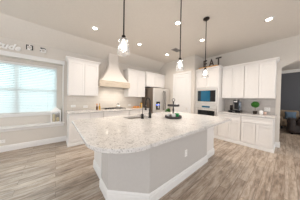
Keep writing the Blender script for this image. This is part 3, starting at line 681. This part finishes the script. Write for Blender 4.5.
bm = B(); sphere(bm, 0, 0, .1, .011, 2); obj('lid_knob', bm, M['black'], kt, smooth=True)
def bottle(label, x, y, m, cap, h=.16, r=.03):
    t = thing('oil_bottle', label, 'bottle', (x, y, .921))
    bm = B(); lathe(bm, [(0, 0), (r, 0), (r, h*.65), (r*.45, h*.8), (r*.4, h), (0, h)], seg=18); obj('body', bm, m, t, smooth=True)
    bm = B(); lathe(bm, [(0, h+.0005), (r*.5, h+.0005), (r*.5, h+.045), (0, h+.05)], seg=14); obj('cap', bm, cap, t, smooth=True)
bottle('dark amber bottle with orange cap at the left end of the cooktop', 1.05, 4.02, M['amber'], M['orange'])
bottle('golden oil bottle with pale cap at the left end of the cooktop', 1.14, 4.04, M['gold'], M['tan'], .17, .028)
cbx = bx('cutting_board', M['tan'], None, 2.42, 2.80, 3.93, 4.15, .921, .939, bevel=.006); tag(cbx, 'wooden board with fruit near the refrigerator', 'cutting board')
fruit = [(2.50, 4.05), (2.58, 4.06), (2.66, 4.04), (2.74, 4.06)]
fn = ['orange fruit at the left end of the wooden board', 'second orange fruit from the left on the board', 'third orange fruit from the left on the board', 'orange fruit beside the yellow jar on the board']
o0 = None
for (x, y), lab in zip(fruit, fn):
    if o0 is None:
        o0 = thing('orange', lab, 'fruit', (x, y, .94), 0, 'oranges on the board')
        bm = B(); sphere(bm, 0, 0, .029, .03, 3, .01, (1, 1, .95)); obj('peel', bm, M['orange'], o0, smooth=True)
        bm = B(); sphere(bm, 0, 0, .0585, .005, 1, sc=(1, 1, .4)); obj('stem_end', bm, M['stem'], o0)
    else: dup(o0, (x, y, .94), lab)
jr = thing('storage_jar', 'yellow glass jar beside the refrigerator', 'jar', (2.87, 4.06, .921))
bm = B(); lathe(bm, [(0, 0), (.05, 0), (.055, .02), (.055, .15), (.04, .175), (0, .175)], seg=22); obj('body', bm, M['lemon'], jr, smooth=True)
bm = B(); lathe(bm, [(0, .1755), (.042, .1755), (.042, .2), (.012, .205), (.016, .225), (0, .23)], seg=22); obj('lid', bm, M['gold'], jr, smooth=True)

# ------------------------------------------------------------ right counter items
cm = thing('coffee_maker', 'black single cup coffee maker with clear water tank', 'coffee maker', (4.55, 1.05, .988), RZ)
bm = B(); box(bm, -.065, .06, -.12, .10, 0, .03); box(bm, -.065, .06, 0, .10, .03, .22); box(bm, -.065, .06, -.12, .10, .22, .34); obj('body', bm, M['black'], cm, bevel=.012)
bx('drip_tray', M['steel'], cm, -.045, .045, -.11, -.01, .0305, .038); bx('water_tank', M['smoke'], cm, .062, .115, -.04, .09, .0, .29, bevel=.006)
bx('display', M['bluelight'] if False else M['steel'], cm, -.045, .045, -.124, -.1205, .27, .3)
pd = thing('pod_drawer', 'black coffee pod drawer under the coffee maker', 'drawer', (4.55, 1.08, .921), RZ)
bx('case', M['black'], pd, -.16, .16, -.15, .14, 0, .066, bevel=.005)
bx('drawer_front', M['blackgloss'], pd, -.15, .15, -.156, -.1505, .008, .058); bm = B(); tube(bm, [(-.03, -.157, .035), (-.03, -.175, .035), (.03, -.175, .035), (.03, -.157, .035)], .004, 6); obj('handle', bm, M['steel'], pd)
cn = thing('coffee_grinder', 'slim dark canister grinder left of the coffee maker', 'grinder', (4.53, 1.185, .988))
bm = B(); lathe(bm, [(0, 0), (.044, 0), (.044, .13), (.038, .14), (.038, .17), (0, .17)], seg=18); obj('body', bm, M['bronze'], cn, smooth=True)
bm = B(); lathe(bm, [(0, .1705), (.038, .1705), (.038, .195), (0, .2)], seg=18); obj('lid', bm, M['steel'], cn, smooth=True)
tp = thing('topiary', 'round green topiary ball in a dark square pot', 'plant', (4.56, .60, .921))
bm = B(); A = [bm.verts.new((sx*.036, sy*.036, 0)) for sx, sy in ((-1, -1), (1, -1), (1, 1), (-1, 1))]; D = [bm.verts.new((sx*.048, sy*.048, .088)) for sx, sy in ((-1, -1), (1, -1), (1, 1), (-1, 1))]
bm.faces.new(A[::-1]); bm.faces.new(D)
for i in range(4): bm.faces.new((A[i], A[(i+1) % 4], D[(i+1) % 4], D[i]))
obj('pot', bm, M['soil'], tp, bevel=.003)
bm = B(); tube(bm, [(0, 0, .0885), (.004, 0, .13), (0, 0, .21)], .006, 8); obj('stem', bm, M['stem'], tp)
bm = B(); sphere(bm, 0, 0, .275, .086, 4, .05)
for k in range(500):
    th = random.uniform(0, 6.28); cp = random.uniform(-1, 1); sp_ = math.sqrt(1-cp*cp); n_ = Vector((math.cos(th)*sp_, math.sin(th)*sp_, cp))
    p = Vector((n_.x*.089, n_.y*.089, .28+n_.z*.087)); q = n_.orthogonal().normalized()*.009; q.rotate(Matrix.Rotation(random.uniform(0, 6.28), 3, n_)); e_ = n_.cross(q)*.6+n_*.006
    bm.faces.new([bm.verts.new(p-q), bm.verts.new(p+e_), bm.verts.new(p+q+n_*.006), bm.verts.new(p-e_)])
obj('leaf_ball', bm, M['green'], tp)
t = thing('sugar_canister', 'white ceramic canister between topiary and wall outlets', 'canister', (4.60, .475, .921))
bm = B(); lathe(bm, [(0, 0), (.04, 0), (.044, .01), (.044, .095), (.04, .1), (0, .1)], seg=22); obj('body', bm, M['white'], t, smooth=True)
bm = B(); lathe(bm, [(0, .1005), (.042, .1005), (.04, .11), (.01, .116), (.01, .125), (0, .128)], seg=22); obj('lid', bm, M['white'], t, smooth=True)
t = thing('candle_jar', 'small pink candle jar beside the white canister', 'candle', (4.68, .40, .921))
bm = B(); lathe(bm, [(0, 0), (.03, 0), (.032, .07), (.028, .07), (0, .062)], seg=20); obj('jar', bm, mat('pale pink glass', '#e2c3b4', .25), t, smooth=True)
bm = B(); tube(bm, [(0, 0, .0625), (0, 0, .078)], .002, 6); obj('wick', bm, M['black'], t)

# ------------------------------------------------------------ outlets
def outlet(label, loc, rz, w=.07, h=.115, horiz=False, double=False):
    t = thing('wall_outlet', label, 'outlet', loc, rz, 'white electrical outlets')
    if horiz: w, h = .13, .08
    if double: w = .125
    bx('cover_plate', M['plate'], t, -w/2, w/2, -.006, -.0005, -h/2, h/2)
    cs = [(-.03, 0), (.03, 0)] if double else [(0, 0)]
    for cx_, cz_ in cs:
        for s in (-1, 1):
            ox, oz = (cx_+s*.024, cz_) if horiz else (cx_, cz_+s*.024)
            bm = B(); box(bm, ox-.007, ox-.004, -.0068, -.0061, oz-.006, oz+.006); box(bm, ox+.004, ox+.007, -.0068, -.0061, oz-.006, oz+.006); obj('socket_slots', bm, M['slot'], t)
outlet('white outlet low on the wall beneath the window ledge', (-1.0, BY, .25), 0, horiz=True)
outlet('white outlet on the backsplash nearest the window', (.42, BY-.012, 1.05), 0, horiz=True)
outlet('white outlet on the backsplash left of the bottles', (.76, BY-.012, 1.02), 0, horiz=True)
outlet('white outlet on the backsplash between hood and refrigerator', (2.42, BY-.012, 1.03), 0, horiz=True)
outlet('white outlet on the grey face of the island', (1.69, 1.07, .42), 0)
outlet('white double outlet plate on the backsplash near the arch', (RX-.012, .37, 1.06), RZ, double=True)

# ------------------------------------------------------------ room beyond the arch
sf = thing('sofa', 'brown leather sofa in the room beyond the arch', 'sofa', (7.22, -1.10, 0))
bx('base', M['leather'], sf, 0, .85, -1.05, 1.05, .05, .40, bevel=.05)
bx('backrest', M['leather'], sf, -.02, .26, -.85, .85, .3, .62, bevel=.09)
for y in (-.96, .96): bx('armrest', M['leather'], sf, -.02, .85, y-.13, y+.13, .05, .60, bevel=.1)
for y in (-.42, .42): bx('seat_cushion', M['leather'], sf, .27, .87, y-.4, y+.4, .40, .52, bevel=.05)
bm = B()
for x in (.08, .76):
    for y in (-.95, .95): box(bm, x-.03, x+.03, y-.03, y+.03, 0, .05)
obj('feet', bm, M['black'], sf)
def pillow(label, loc, m, rz, s=.45, tilt=.3):
    bm = B(); n = 10; gr = {}
    for sd in (1, -1):
        for i in range(n+1):
            for j in range(n+1):
                u, v = i/n*2-1, j/n*2-1; th = .09*max(0, (1-u**4)*(1-v**4))**.6; k = 1-.06*(u*u*v*v < .2)
                gr[sd, i, j] = bm.verts.new((u*s/2*k, sd*th, v*s/2*k+s/2))
        for i in range(n):
            for j in range(n): bm.faces.new([gr[sd, i, j], gr[sd, i+1, j], gr[sd, i+1, j+1], gr[sd, i, j+1]])
    bmesh.ops.remove_doubles(bm, verts=bm.verts[:], dist=1e-4)
    o = obj('throw_pillow', bm, m, smooth=True); o.location = loc; o.rotation_euler = (tilt, 0, rz); return tag(o, label, 'pillow')
pillow('black throw pillow standing on the brown sofa', (7.78, -.55, .535), M['blackfab'], RZ, .42)
ac = thing('armchair', 'beige armchair behind the brown sofa by the far wall', 'armchair', (8.56, -.12, 0), -1.4)
bx('seat', M['beige'], ac, -.3, .3, -.3, .3, .12, .45, bevel=.05); bx('backrest', M['beige'], ac, -.32, .32, .22, .40, .12, .86, bevel=.07)
for x in (-.36, .36): bx('armrest', M['beige'], ac, x-.08, x+.08, -.32, .32, .12, .60, bevel=.05)
for x in (-.3, .3):
    for y in (-.25, .3): bx('leg', M['darkwood'], ac, x-.025, x+.025, y-.025, y+.025, 0, .12)
pillow('blue grey throw pillow on the beige armchair', (8.50, -.12, .455), M['bluefab'], -1.4, .36, -.15)

fl = thing('added_ceiling_lamp', 'added unseen ceiling lamp in the room beyond the arch', 'ceiling light', (6.9, -1.6, 2.859))  # lamp added out of view to brighten the far room's ceiling
bm = B(); lathe(bm, [(0, 0), (.17, 0), (.17, -.02), (0, -.02)], seg=28); obj('mounting_plate', bm, M['trim'], fl)
bm = B(); lathe(bm, [(.15, -.021), (.14, -.06), (.09, -.095), (0, -.105), (0, -.021)], seg=28); obj('lamp_shade', bm, M['lens'], fl, smooth=True)
l = bpy.data.lights.new('lamp', 'POINT'); l.energy = 22; l.color = (1, .88, .74); l.shadow_soft_size = .1
o = bpy.data.objects.new('lamp', l); C.objects.link(o); o.parent = fl; o.location = (0, 0, -.35)
